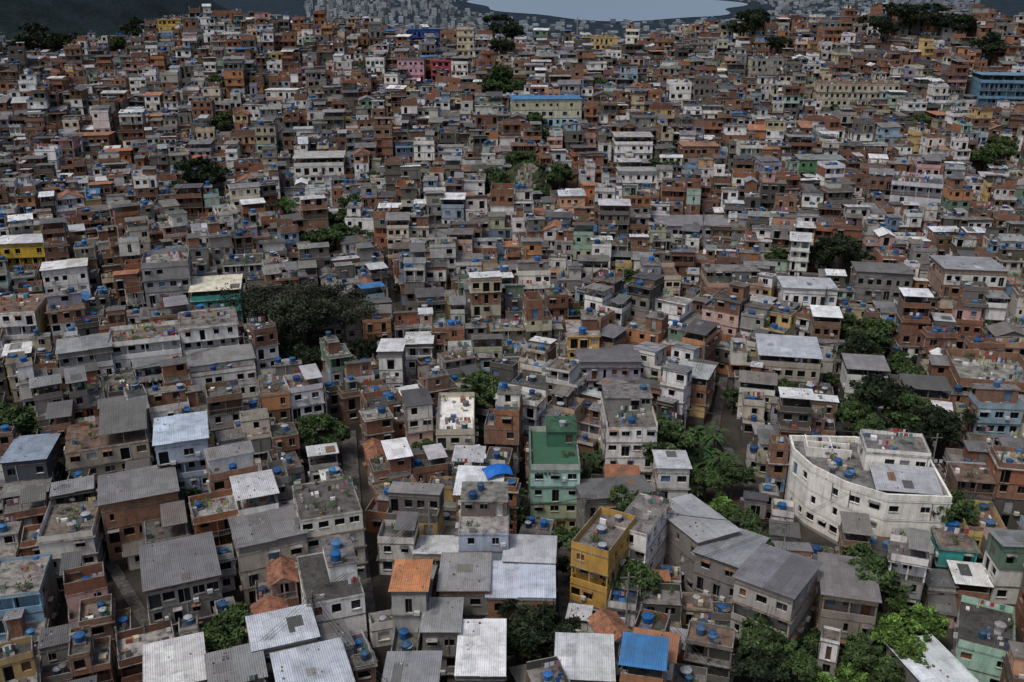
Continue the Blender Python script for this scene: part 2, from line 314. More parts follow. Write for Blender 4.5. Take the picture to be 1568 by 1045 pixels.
def topper(m,x0,x1,y0,y1,z,r,roof,rc,front,side,clut=1.):
    w=x1-x0; d=y1-y0; fm,fc=front; sm,sc=side
    if roof=='metal':
        oh=r.uniform(.15,.45)
        if d>5.2 and w>3.8 and r.random()<.6:
            q=r.uniform(1.8,2.6); parapet(m,x0,x1,y0,y0+q,z,r.uniform(.3,.9),fm,fc,'b')
            for _ in range(r.choice([1,1,2])): tank(m,r.uniform(x0+.95,x1-.95),y0+q/2,z,r)
            clutter(m,x0,x1,y0,y0+q,z,r,1.5*clut)
            wall(m,x0,y0+q,1,0,w,z,z+.9,[],fm,fc,r); wall(m,x1,y0+q,0,1,d-q,z,z+.9,[],sm,sc,r); wall(m,x1,y1,-1,0,w,z,z+.9,[],sm,sc,r); wall(m,x0,y1,0,-1,d-q,z,z+.9,[],sm,sc,r)
            mono(m,x0,x1,y0+q,y1,z+.9,r.choice([-1,1])*r.uniform(.2,.6),oh,rc,sm,sc,r=r)
        else: mono(m,x0,x1,y0,y1,z,r.choice([-1,-1,1])*r.uniform(.3,.09*d+.35),oh,rc,sm,sc,r=r)
    elif roof=='flatmetal': mono(m,x0,x1,y0,y1,z,-r.uniform(.3,.09*d+.35),.35,rc,sm,sc,r=r)
    elif roof=='gable': gable(m,x0,x1,y0,y1,z,w*.16+.2,.3,rc,fm,fc)
    elif roof=='tile': gable(m,x0,x1,y0,y1,z,w*.2+.2,.3,rc,fm,fc,SLAB)
    elif roof=='cover':
        hh=r.uniform(2.1,2.5); parapet(m,x0,x1,y0,y1,z,r.uniform(.8,1.1),fm,fc)
        posts(m,x0+.02,x1-.02,y0+.15,y1-.15,z,hh,SLAB,(.25,.24,.23),.08)
        if r.random()<.6:
            wall(m,x1-.2,y1-.16,-1,0,w-.4,z,z+hh,[],sm,sc,r); wall(m,x0+.2,y1-.2,1,0,w-.4,z,z+hh,[],sm,sc,r)
        rs=r.uniform(-.45,.3); sheet(m,x0-.3,x1+.3,y0-.3,y1+.3,z+hh+max(0,-rs)+.01,z+hh+max(0,rs)+.01,METAL,rc)
        patches(m,x0,x1,y0,y1,z+hh+max(0,-rs)+.01,z+hh+max(0,rs)+.01,r,rc)
        clutter(m,x0,x1,y0,y1,z,r,clut)
    elif roof=='unfinished':
        hh=r.uniform(1.2,2.6); posts(m,x0+.05,x1-.05,y0+.05,y1-.05,z,hh,SLAB,(.3,.29,.27),.12)
        for x in (x0+.17,x1-.17):
            for y in (y0+.17,y1-.17):
                for a in (-.06,.06): m.tube((x+a,y,z+hh),(x+a*1.5,y+a,z+hh+.7),.02,.02,3,MISC,(.12,.06,.04))
        bb=BRICK,jit(r.choice(BRK),r)
        parapet(m,x0+.03,x1-.03,y0+.03,y1-.03,z,r.uniform(.5,1.9),*bb,skip=r.sample('fblr',r.choice([0,1,2,2])))
        clutter(m,x0,x1,y0,y1,z,r,clut*1.6)
        if w>2.2 and d>2.2: tank(m,r.uniform(x0+1,x1-1),r.uniform(y0+1,y1-1),z,r)
    else:
        ph=r.choice([.15,.4,.9,1.05]); parapet(m,x0,x1,y0,y1,z,ph,fm,fc,skip=() if r.random()<.75 else r.sample('fblr',1))
        if roof=='room' and w>3.2 and d>3.2:
            f=r.uniform(.4,.62)
            if r.random()<.5: a,b=(x0+.2,x0+w*f) if r.random()<.5 else (x1-w*f,x1-.2); c,e=y0+d*.35,y1-.2
            else: a,b=x0+.2,x1-.2; c,e=y1-d*f,y1-.2
            sd=wallset(r,r.choice(['brick','concrete','white','brick','tint']))
            storey(m,a,b,c,e,z,z+2.35,sd,sd,r,.6)
            if r.random()<.55 and b-a>1.5 and e-c>1.5:
                m.box(a-.15,b+.15,c-.15,e+.15,z+2.35,z+2.47,SLAB,jit((.22,.21,.2),r))
                for _ in range(r.choice([1,1,2])): tank(m,r.uniform(a+.6,b-.6),r.uniform(c+.6,e-.6),z+2.47,r)
            else: mono(m,a,b,c,e,z+2.35,r.uniform(-.5,.4),.3,jit(r.choice(METC),r,.2),*sd,r=r)
            if r.random()<.4: tank(m,r.uniform(x0+.9,x1-.9),y0+.95,z,r)
            clutter(m,x0,x1,y0,c,z,r,clut)
        else:
            if w>4.2 and d>4.2 and r.random()<.35:
                a=x0+w*r.uniform(.35,.6); posts(m,a,x1-.15,y0+.3,y1-.3,z,2.1,MISC,(.2,.2,.2),.05); sheet(m,a-.2,x1+.1,y0+.1,y1,z+2.12,z+2.4,METAL,jit(r.choice(METC),r,.2)); x1=a
            for _ in range(r.choice([0,1,1,2,2,3])): 
                if x1-x0>2.2 and d>2.2: tank(m,r.uniform(x0+.95,x1-.95),r.uniform(y0+.95,y1-.95),z,r)
            clutter(m,x0,x1,y0,y1,z,r,clut*1.4)
def house(r,w,d,n,front,side,roof,rc,sh=2.8,p=.72,ver=.28,setb=.45,frames=True,found=-7,clut=1.,uniform=False,fronts=None):
    m=MB(); x0,x1,y0,y1=-w/2,w/2,-d/2,d/2
    fc=jit((.10,.09,.08),r)  # foundation colour darkened, alley shade put into it
    for a in ((x0,y0,1,0,w),(x1,y0,0,1,d),(x1,y1,-1,0,w),(x0,y1,0,-1,d)):
        wall(m,*a,found,0,[],WALL,fc,r)
    z=0.; 
    for i in range(n):
        z1=z+sh-.13
        f,s=front,side
        if fronts: f=fronts[i%len(fronts)]
        elif not uniform and r.random()<.35: f=s=wallset(r,r.choice(['brick','concrete','white','brick','tint']))
        if i>0 and not uniform:
            e=r.uniform(-.12,.35); y0=max(y0-e,-d/2-.6) if r.random()<.5 else y0
            if r.random()<.3: x1=min(x1+r.uniform(0,.4),w/2+.4)
            if i==n-1 and r.random()<setb and n>1 and w>3.6 and d>3.6:
                q=r.uniform(.25,.5); k=r.choice('flrf'); X0,X1,Y0,Y1=x0,x1,y0,y1
                if k=='f': y0=y0+d*q; ar=(X0,X1,Y0,y0)
                elif k=='l': x0=x0+w*q; ar=(X0,x0,Y0,Y1)
                else: x1=x1-w*q; ar=(x1,X1,Y0,Y1)
                parapet(m,*ar,z,r.uniform(.3,1.),*f,skip={'f':'b','l':'r','r':'l'}[k])
                clutter(m,*ar,z,r,1.5*clut)
                if min(ar[1]-ar[0],ar[3]-ar[2])>1.5 and r.random()<.5: tank(m,(ar[0]+ar[1])/2,(ar[2]+ar[3])/2,z,r)
        v=i>0 and r.random()<ver
        storey(m,x0,x1,y0,y1,z,z1,f,s,r,p,v)
        if frames and s[0]==BRICK and not v:
            for xx in (x0,x1):
                for yy in (y0,y1): m.box(xx-.13 if xx>0 else xx-.03,xx+.03 if xx>0 else xx+.13,yy-.13 if yy>y0 else yy-.03,yy+.03 if yy>y0 else yy+.13,z,z1,SLAB,(.26,.24,.22),bottom=False)
        o=r.choice([.06,.06,.1,.3]); top=jit(r.choice([(.15,.145,.14),(.21,.2,.19),(.09,.09,.085),(.34,.33,.31),(.18,.15,.125),(.2,.13,.10)]),r,.15)
        edge=jit((.24,.23,.21),r) if r.random()<.6 else f[1]
        m.box(x0-o,x1+o,y0-o,y1+o*.5,z1,z1+.13,SLAB,edge,SLAB,top)
        z=z1+.13
    topper(m,x0,x1,y0,y1,z,r,roof,rc,f,s,clut)
    return m
# ---------------------------------------------------------------- footprints
GRID={}
def corners(c,g=0.):
    x,y,w,d,a=c; ca,sa=math.cos(a),math.sin(a); w=w/2-g; d=d/2-g
    return [(x+ca*i*w-sa*j*d,y+sa*i*w+ca*j*d) for i,j in ((-1,-1),(1,-1),(1,1),(-1,1))]
def hit(A,B,ax):
    for a in ax:
        c,s=math.cos(a),math.sin(a)
        for u in ((c,s),(-s,c)):
            p=[q[0]*u[0]+q[1]*u[1] for q in A]; t=[q[0]*u[0]+q[1]*u[1] for q in B]
            if max(p)<min(t) or max(t)<min(p): return False
    return True
def free(c,g=.2):
    A=corners(c,g); gx,gy=int(c[0]//14),int(c[1]//14)
    for i in range(gx-2,gx+3):
        for j in range(gy-2,gy+3):
            for o,B in GRID.get((i,j),()):
                if (o[0]-c[0])**2+(o[1]-c[1])**2<900 and hit(A,B,(c[4],o[4])): return False
    return True
def add(c): 
    GRID.setdefault((int(c[0]//14),int(c[1]//14)),[]).append((c,corners(c,0)))
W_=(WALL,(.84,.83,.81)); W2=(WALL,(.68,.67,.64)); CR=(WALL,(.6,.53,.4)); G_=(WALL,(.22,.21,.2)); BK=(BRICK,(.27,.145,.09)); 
def C(*c): return (WALL,c)
# name, x, y (metres on the hillside), storeys, frontage, depth, heading, front, side, roof, roof colour, options
lm=[
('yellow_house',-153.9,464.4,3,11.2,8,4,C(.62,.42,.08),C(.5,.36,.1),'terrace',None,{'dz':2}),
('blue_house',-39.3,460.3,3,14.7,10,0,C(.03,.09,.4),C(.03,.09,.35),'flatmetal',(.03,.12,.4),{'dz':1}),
('brick_house',-28.1,459.7,3,8.8,9,0,BK,BK,'terrace',None,{}),
('beige_tower_house',-19.6,433.2,6,7.7,8,0,CR,CR,'terrace',None,{}),
('yellow_apartment_building',37.3,464.1,3,22.2,11,0,C(.58,.45,.2),C(.5,.4,.2),'terrace',None,{'dz':3}),
('pink_house',-41.0,413.5,4,11.7,9,0,C(.6,.2,.34),C(.5,.3,.37),'flatmetal',(.3,.28,.28),{'fronts':[C(.4,.45,.3),C(.5,.1,.2),C(.6,.36,.42),C(.6,.36,.42)]}),
('red_house',-27.6,411.,4,10.9,9,0,C(.42,.07,.1),C(.35,.07,.1),'terrace',None,{}),
('white_house',-55.4,413.7,4,8,9,0,W_,W_,'terrace',None,{}),
('green_house',-8.6,364.3,3,11,10,0,C(.35,.42,.2),C(.35,.42,.2),'terrace',None,{'fronts':[C(.2,.45,.6),C(.35,.5,.6),C(.35,.42,.2)]}),
('school_building',11.8,352.4,4,25.8,15,4,C(.45,.5,.4),C(.4,.45,.35),'flatmetal',(.06,.22,.46),{'fronts':[C(.65,.7,.74),C(.35,.6,.68),C(.6,.62,.5),C(.5,.5,.36)]}),
('blue_balcony_building',181.4,371.4,4,20.5,12,-8,C(.16,.3,.43),C(.12,.25,.38),'cover',(.14,.27,.4),{'ver':1.}),
('orange_house',-130.5,325.1,2,9.8,9,8,C(.48,.17,.06),BK,'flatmetal',(.42,.16,.08),{}),
('brick_house',-144.9,336.7,2,16.7,10,8,BK,BK,'flatmetal',(.36,.17,.10),{}),
('white_house',-93.6,364.7,3,8.1,9,0,W_,W2,'terrace',None,{}),
('white_house',-87.9,384.3,2,12.5,8,0,W2,W2,'flatmetal',(.78,.78,.76),{}),
('white_house',-19.9,317.5,2,8.5,8,0,W_,W_,'metal',(.3,.29,.28),{}),
('white_house',-11.6,286.8,3,7.7,9,0,W_,W2,'terrace',None,{}),
('peach_house',17.2,278.5,3,7.9,9,0,C(.7,.41,.27),C(.5,.33,.25),'flatmetal',(.6,.62,.65),{}),
('orange_house',23.4,286.5,3,5,7,0,C(.55,.2,.08),BK,'flatmetal',(.46,.19,.09),{}),
('warehouse',50.2,267.3,2,21.6,13,0,C(.42,.42,.47),C(.4,.4,.44),'flatmetal',(.23,.23,.25),{'p':.95}),
('white_apartment_building',114.5,273.3,4,13.3,13,-22,C(.6,.61,.66),C(.64,.64,.68),'terrace',None,{'p':.6}),
('green_house',95.9,304.5,3,14.7,10,-6,C(.09,.22,.11),C(.12,.2,.12),'flatmetal',(.26,.29,.27),{}),
('white_house',69.1,217.9,3,12.9,12,-8,W_,W_,'flatmetal',(.5,.53,.57),{'p':1.}),
('cream_house',104.4,214.5,4,14.2,13,-8,C(.46,.42,.34),C(.36,.26,.2),'flatmetal',(.3,.31,.33),{'fronts':[BK,CR,BK,W2]}),
('grey_house',88.1,222.7,3,13.2,11,-12,G_,G_,'flatmetal',(.16,.16,.16),{}),
('orange_building',14.5,187.3,4,6.7,9,0,C(.64,.36,.09),C(.5,.3,.1),'room',None,{}),
('yellow_house',-119.7,231.7,3,13.1,10,8,C(.62,.42,.04),C(.5,.35,.05),'flatmetal',(.74,.76,.78),{}),
('white_house',-102.1,213.8,3,9.3,10,22,W_,W2,'flatmetal',(.8,.8,.78),{}),
('yellow_house',-101.,188.6,4,9.6,11,10,C(.5,.36,.14),C(.4,.3,.14),'terrace',None,{'fronts':[W_,C(.5,.33,.1),W2]}),
('sports_court_building',-65.3,205.4,3,11.,10,12,C(.06,.38,.33),C(.06,.35,.3),'cover',(.74,.7,.55),{}),
('white_row_house',-72.6,180.1,3,13.6,9,18,W_,W2,'terrace',None,{'p':1.}),
('white_row_house',-61.3,184.7,4,11.2,10,18,W_,W_,'terrace',None,{'p':1.}),
('grey_house',-82.4,174.9,3,9.4,10,22,W2,G_,'flatmetal',(.3,.31,.32),{}),
('grey_house',-55.1,170.8,3,11.8,10,20,W2,G_,'metal',(.22,.22,.22),{}),
('concrete_house',-76.2,206.9,5,10.1,10,15,C(.3,.3,.3),C(.26,.26,.26),'terrace',None,{}),
('white_house',-64.9,226.5,3,9.8,9,12,W2,W2,'terrace',None,{}),
('blue_grey_house',-53.1,140.4,4,8.,11,18,C(.4,.46,.57),C(.38,.44,.54),'flatmetal',(.48,.57,.68),{}),
('beige_house',-67.1,145.1,3,12.8,12,20,C(.36,.31,.25),G_,'terrace',None,{}),
('slate_house',-78.,140.8,3,6.8,10,12,C(.07,.08,.10),C(.06,.07,.09),'flatmetal',(.26,.32,.4),{}),
('brick_house',-56.5,129.1,3,10.7,11,22,BK,BK,'flatmetal',(.19,.19,.2),{}),
('brick_house',-44.8,111.2,3,9.2,11,22,G_,BK,'flatmetal',(.17,.17,.18),{}),
('concrete_house',-34.4,118.,3,9.2,10,22,C(.44,.4,.33),G_,'flatmetal',(.19,.19,.19),{}),
('white_house',-26.6,121.7,4,8.9,10,18,C(.7,.68,.6),W2,'terrace',None,{'p':.9}),
('white_house',-23.9,107.5,3,7.5,11,18,W_,W_,'room',None,{'p':.9}),
('white_house',-63.9,122.,3,7.6,10,14,C(.68,.66,.61),G_,'terrace',None,{}),
('white_house',-23.8,179.7,4,4.9,9,2,W2,G_,'flatmetal',(.7,.71,.72),{}),
('lilac_house',19.,179.7,3,13.,11,0,C(.38,.35,.41),C(.3,.29,.32),'flatmetal',(.16,.16,.17),{}),
('white_house',-19.4,190.3,3,6.,8,2,W_,G_,'flatmetal',(.62,.62,.62),{}),
('white_terrace_house',-10.,157.4,3,7.2,15,2,C(.55,.5,.4),W_,'whiteterrace',None,{}),
('white_apartment_building',20.,151.7,4,9.2,12,0,W_,W2,'room',None,{'p':1.}),
('blue_trim_house',-3.9,119.3,4,7.4,10,0,C(.4,.46,.56),C(.4,.33,.3),'room',None,{}),
('yellow_corner_house',12.7,115.1,4,5.2,10,-28,C(.56,.33,.07),C(.54,.32,.08),'terrace',None,{'fronts':[C(.5,.46,.55),C(.54,.32,.08),C(.54,.32,.08),C(.5,.3,.07)]}),
('white_house',18.7,120.4,4,4.7,10,-28,W_,W_,'terrace',None,{'p':1.}),
('concrete_house',-6.2,108.6,3,6.7,9,0,G_,BK,'flatmetal',(.3,.3,.3),{}),
('white_roofed_house',1.2,107.6,3,9.1,8,-2,BK,W2,'flatmetal',(.52,.56,.65),{}),
('white_roofed_house',2.5,114.8,3,7.2,7,-4,G_,G_,'flatmetal',(.48,.5,.53),{}),
('orange_roofed_house',-12.7,103.4,4,4.6,7,0,C(.4,.4,.38),G_,'flatmetal',(.54,.23,.1),{}),
('concrete_house',-8.6,99.4,3,4.7,7,0,G_,G_,'flatmetal',(.3,.31,.31),{}),
('green_trim_house',-13.,96.9,2,3.5,7,0,C(.35,.45,.35),G_,'terrace',None,{}),
('white_roofed_house',-3.6,93.7,3,5.6,10,0,G_,G_,'flatmetal',(.76,.78,.8),{}),
('white_roofed_house',8.5,92.8,3,6.9,8,-4,G_,G_,'flatmetal',(.56,.58,.61),{}),
('grey_house',-11.4,88.6,3,6.3,8,0,G_,G_,'flatmetal',(.25,.26,.27),{}),
('white_roofed_house',-27.9,97.2,3,7.5,7,20,W2,G_,'flatmetal',(.52,.56,.62),{}),
('white_roofed_house',-23.,90.2,3,7.9,8,20,G_,G_,'flatmetal',(.48,.53,.6),{}),
('white_house',-39.6,92.5,3,6.5,9,20,W2,G_,'flatmetal',(.6,.6,.6),{}),
('grey_house',-31.3,89.2,3,6.,8,20,G_,G_,'metal',(.22,.22,.22),{}),
('small_white_house',25.7,139.1,3,5.3,7,-2,W2,W2,'flatmetal',(.52,.54,.57),{}),
('grey_roofed_house',15.7,131.5,3,11.6,7,8,G_,G_,'flatmetal',(.15,.15,.155),{}),
('grey_roofed_house',26.5,122.5,3,6.7,12,24,C(.45,.38,.2),G_,'flatmetal',(.33,.34,.35),{}),
('grey_roofed_house',30.6,116.,3,6.,9,-35,G_,G_,'flatmetal',(.23,.24,.26),{}),
('grey_roofed_house',34.4,106.4,4,6.8,10,-35,C(.42,.4,.37),C(.33,.3,.27),'flatmetal',(.2,.2,.22),{}),
('grey_roofed_house',53.9,176.9,3,12.2,11,-10,C(.4,.36,.3),G_,'cover',(.44,.47,.52),{}),
('grey_roofed_house',44.4,108.3,3,7.1,10,-14,C(.28,.25,.22),C(.36,.27,.18),'flatmetal',(.2,.19,.19),{}),
('unfinished_brick_building',91.2,171.3,3,14.7,15,-12,C(.55,.38,.12),BK,'unfinished',None,{'fronts':[BK,BK,C(.55,.38,.12)]}),
('white_roofed_house',51.,95.9,2,6.4,9,12,W2,G_,'flatmetal',(.64,.68,.72),{}),
('concrete_house',44.9,115.6,1,6.,7,-20,G_,G_,'terrace',None,{}),
('brick_house',52.1,221.2,3,14.,10,0,C(.5,.31,.23),BK,'room',None,{}),
('cream_house',35.4,224.1,3,9.4,10,0,CR,G_,'room',None,{}),
('brick_house',59.6,313.2,3,12.5,10,0,BK,BK,'flatmetal',(.34,.18,.12),{}),
('white_house',22.8,411.6,3,8.,8,0,W_,W_,'flatmetal',(.6,.6,.6),{}),
('white_house',61.4,369.3,4,8.6,8,0,W_,CR,'terrace',None,{}),
('concrete_house',104.6,415.5,3,16.1,9,0,C(.34,.33,.31),CR,'terrace',None,{}),
('white_house',38.9,317.8,3,13.1,9,0,W_,W2,'cover',(.38,.38,.38),{}),
('white_house',38.2,297.7,3,12.4,9,0,W_,W2,'flatmetal',(.34,.34,.34),{}),
('white_house',-59.6,302.8,3,16.2,10,6,W2,G_,'cover',(.42,.42,.4),{}),
('white_house',-40.5,258.6,3,8.8,9,0,W_,W2,'room',None,{}),
('cream_apartment_building',131.5,384.6,3,32.5,12,-4,C(.5,.46,.36),CR,'terrace',None,{'p':1.}),
('yellow_house',68.7,123.5,2,5.8,9,-10,C(.58,.45,.16),C(.5,.4,.15),'terrace',None,{}),
('teal_house',63.4,119.9,2,5.3,7,-10,C(.05,.36,.33),C(.05,.33,.3),'terrace',None,{}),
('teal_house',60.1,101.4,2,6.2,10,-25,C(.4,.62,.5),W2,'terrace',None,{}),
('blue_house',-66.7,110.9,3,7.1,9,14,C(.22,.4,.55),G_,'terrace',None,{}),
]
LOW=[]
for i,(nm,x,y,n,w,d,ang,fr,sd,roof,rc,op) in enumerate(lm):
    r=random.Random(500+i); op=dict(op); dz=op.pop('dz',0)
    a=math.radians(ang); ww=w/math.cos(a)*.92
    add((x,y,ww,d,a)); LOW.append((x,y,max(w,8)))
    rf='terrace' if roof=='whiteterrace' else roof
    o=dict(p=.85,ver=.15,setb=0,uniform=True,found=-11); o.update(op)
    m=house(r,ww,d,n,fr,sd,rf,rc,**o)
    if roof=='whiteterrace': m.box(-ww/2+.14,ww/2-.14,-d/2+.14,d/2-.14,n*2.8+.004,n*2.8+.03,WALL,(.82,.81,.78))
    put(m.mesh(nm),nm,x,y,H(x,y)+dz,a)
def curved():
    r=random.Random(5); x,y=53.8,131.6; s=1.0
    poly=[(2,-9.5),(11,-8.5),(10.2,8),(0,10.5),(-10.5,9),(-10.3,4),(-8,-1.5),(-3.5,-6.5)]
    poly=[(a*s,b*s*.9) for a,b in poly]; m=MB(); Wc=(WALL,(.85,.83,.77))
    def ring(z0,z1,off=0,ops=False,mat=WALL,col=Wc[1]):
        n=len(poly)
        q=[(a*(1+off),b*(1+off)) for a,b in poly]
        for i in range(n):
            a,b=q[i],q[(i+1)%n]; L=math.hypot(b[0]-a[0],b[1]-a[1]); u=((b[0]-a[0])/L,(b[1]-a[1])/L)
            wall(m,a[0],a[1],u[0],u[1],L,z0,z1,ops_for(L,z0,r,.75) if ops else [],mat,col,r)
    ring(-9,0,0,False,WALL,(.3,.29,.28)); z=0
    for k in range(3):
        ring(z,z+2.95,0,True)
        q=[(a*1.012,b*1.012) for a,b in poly]; ring(z+2.95,z+3.15,.012)
        m.poly([(a,b,z+3.15) for a,b in q],SLAB,(.2,.2,.2)); z+=3.15
        m.poly([(a,b,z-.2) for a,b in q[::-1]],SLAB,(.25,.25,.25))
    n=len(poly)
    for i in range(n):
        a,b=poly[i],poly[(i+1)%n]; f=.965
        p=[a,b,(b[0]*f,b[1]*f),(a[0]*f,a[1]*f)]
        m.hexa([(u,v,z) for u,v in p]+[(u,v,z+.95) for u,v in p],*Wc)
    storey(m,0*s,9.3*s,0,6.5*s,z,z+3,Wc,Wc,r,.4); m.box(-.15,9.3*s+.15,-.15,6.5*s+.15,z+3,z+3.2,SLAB,(.6,.6,.58),SLAB,(.2,.2,.2))
    parapet(m,0,9.3*s,0,6.5*s,z+3.2,.6,*Wc); clutter(m,0,9*s,0,6*s,z+3.2,r,1)
    sheet(m,.5,9.8*s,-7.6*s,-.2,z+1.0,z+1.5,METAL,(.4,.42,.45)); patches(m,.5,9.8*s,-7.6*s,-.2,z+1,z+1.5,r,(.4,.42,.45))
    posts(m,.8,9.5*s,-7.3*s,-.5,z,1.0,SLAB,(.3,.3,.3))
    for a in (-8.2*s,-4.5*s): m.box(a,a+.2,3*s,7.5*s,z,z+1.6,*Wc)
    for b in (3*s,5.2*s): m.box(-8*s,-1.5*s,b,b+.2,z,z+1.6,*Wc)
    for _ in range(6): tank(m,r.uniform(-5,-1),r.uniform(-3,2),z,r)
    clutter(m,-7*s,-.5,-3*s,7*s,z,r,3)
    put(m.mesh('w'),'white_curved_building',x,y,H(x,y),math.radians(-10)); add((x,y,21*s,18*s,math.radians(-10))); LOW.append((x,y,22))
curved()
def mint():
    r=random.Random(8); x,y=6.7,139.2; w=7.65; d=13; m=MB()
    m.box(-w/2,w/2,-d/2,d/2,-8,0,WALL,(.2,.2,.2)); z=0
    for k,f in enumerate([C(.42,.4,.2),C(.4,.46,.3),C(.34,.56,.46),C(.52,.77,.69)]):
        storey(m,-w/2,w/2,-d/2,d/2,z,z+2.7,f,G_,r,1.); m.box(-w/2-.12,w/2+.12,-d/2-.2,d/2+.1,z+2.7,z+2.85,SLAB,(.3,.4,.35),SLAB,(.04,.13,.08)); z+=2.85
    parapet(m,-w/2,w/2,-d/2,d/2,z,1.0,WALL,(.45,.5,.46))
    m.box(-w/2+.2,w/2-.2,-d/2+.2,d/2-.2,z+.004,z+.03,WALL,(.045,.13,.08))
    a=-1.; storey(m,a,w/2-.15,1.,d/2-.15,z,z+2.7,C(.05,.16,.1),C(.1,.2,.14),r,.5); m.box(a-.2,w/2,.8,d/2,z+2.7,z+2.85,SLAB,(.05,.13,.08),SLAB,(.05,.13,.08))
    tank(m,1.5,3,z+2.85,r); clutter(m,-w/2,w/2,-d/2,1,z+.03,r,1)
    for k in range(6):
        xx=-w/2+.9+k*.62; m.box(xx,xx+.38,-d/2-.235,-d/2-.2,z-.8,z-.35,MISC,(.04,.05,.05))
    put(m.mesh('mint'),'mint_green_building',x,y,H(x,y)); add((x,y,w,d,0)); LOW.append((x,y,9)); LOW.append((x,y-10,9))
mint()
# ---------------- stair alleys (kept clear of houses)
def stairs(a,b,w):
    L=math.hypot(b[0]-a[0],b[1]-a[1]); m=MB(); n=int(L/.9); ang=math.atan2(b[1]-a[1],b[0]-a[0])
    for i in range(n):
        t0,t1=i/n,(i+1)/n; X0,Y0=a[0]+(b[0]-a[0])*t0,a[1]+(b[1]-a[1])*t0; X1,Y1=a[0]+(b[0]-a[0])*t1,a[1]+(b[1]-a[1])*t1
        z=H((X0+X1)/2,(Y0+Y1)/2)+.25; ux,uy=-math.sin(ang)*w*.42,math.cos(ang)*w*.42
        p=[(X0-ux,Y0-uy,z-.8),(X1-ux,Y1-uy,z-.8),(X1+ux,Y1+uy,z-.8),(X0+ux,Y0+uy,z-.8)]
        m.hexa(p+[(q[0],q[1],z) for q in p],SLAB,(.12,.115,.11))
    put(m.mesh('stairs'),'concrete_stairway',0,0,0)
for q,w in (([(-30.7,164.3),(-25.6,136.4),(-19.6,108.5)],3.2),([(8.,131.3),(7.5,109.9)],2.4),([(-64.7,129.2),(-46.8,105.5)],2.0),([(43.8,185.),(36.2,157.5)],2.),([(-31.8,241.9),(-26.6,207.6)],1.8),([(38.,162.1),(40.3,135.9)],2.),([(-92,168),(-84,120)],2.2),([(62,205),(60,150)],1.6)):
    for a,b in zip(q,q[1:]):
        L=math.hypot(b[0]-a[0],b[1]-a[1]); add(((a[0]+b[0])/2,(a[1]+b[1])/2,L,w,math.atan2(b[1]-a[1],b[0]-a[0]))); stairs(a,b,w)
# ---------------- trees
def treemesh(seed,rad,h,leaves,col,lobes=9,ls=.34,flat=.7):
    r=random.Random(seed); g=np.random.RandomState(seed); m=MB()
    tr=.05*rad+.12; top=h*.45; p=(0,0,-4.); q=(r.uniform(-.4,.4),r.uniform(-.4,.4),top)
    m.tube(p,q,tr,tr*.7,8,BARK,(.09,.075,.06))
    cl=[]
    for i in range(lobes):
        a=2*math.pi*i/lobes+r.uniform(-.4,.4); rr=rad*r.uniform(.25,.85); e=(rr*math.cos(a),rr*math.sin(a),h*r.uniform(.5,.95)-.15*rr)
        mid=tuple((q[k]+e[k])/2+r.uniform(-.3,.3) for k in range(3))
        m.tube(q,mid,tr*.5,tr*.3,6,BARK,(.09,.075,.06)); m.tube(mid,e,tr*.3,tr*.1,5,BARK,(.09,.075,.06)); cl.append((e,rad*r.uniform(.24,.42)))
    cl.append(((q[0],q[1],h*.9),rad*.36))
    per=leaves//len(cl); V=[];CC=[]
    for (e,cr) in cl:
        nc=12; bright=r.uniform(.6,1.4)
        for _ in range(nc):
            d=g.normal(size=3); d/=np.linalg.norm(d); d[2]=abs(d[2])*flat if r.random()<.75 else d[2]*flat
            c=np.array(e)+d*cr*r.uniform(.5,1.2); k=per//nc; b2=bright*r.uniform(.5,1.6)
            pts=c+g.normal(size=(k,3))*cr*.18*np.array([1,1,.6])
            n=g.normal(size=(k,3)); n[:,2]+=.8; n/=np.linalg.norm(n,axis=1)[:,None]
            u=np.cross(n,g.normal(size=(k,3))); u/=np.linalg.norm(u,axis=1)[:,None]; w=np.cross(n,u)
            s=ls*g.uniform(.6,1.3,size=(k,1))
            Q=np.stack([pts-u*s,pts-w*s*.5,pts+u*s,pts+w*s*.5],1); V.append(Q)
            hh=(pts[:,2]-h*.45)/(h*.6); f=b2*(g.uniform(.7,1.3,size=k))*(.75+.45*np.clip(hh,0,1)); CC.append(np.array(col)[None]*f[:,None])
    V=np.concatenate(V); CC=np.concatenate(CC); n0=len(m.v)
    m.v.extend(map(tuple,V.reshape(-1,3).tolist())); k=len(V)
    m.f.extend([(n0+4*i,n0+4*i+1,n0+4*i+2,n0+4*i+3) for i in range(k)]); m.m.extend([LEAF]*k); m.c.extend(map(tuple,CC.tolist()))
    return m.mesh('tree')
DK=(.022,.033,.017); MD=(.04,.066,.024); BR=(.075,.13,.032)
T_BIG=treemesh(1,13.5,14,30000,(.034,.041,.027),23,.3,.6)
T_D=[treemesh(2,5,8,8000,DK),treemesh(3,5,9,8000,DK,8)]
T_M=[treemesh(4,4.5,7,7000,MD),treemesh(5,4.5,6.5,7000,MD,11)]
T_B=[treemesh(6,4.5,6.5,7000,BR),treemesh(7,4,6,6000,BR,7)]
T_S=[treemesh(8,2.,2.6,2200,MD,5,.22),treemesh(9,2.2,2.2,2400,(.04,.065,.03),6,.22)]
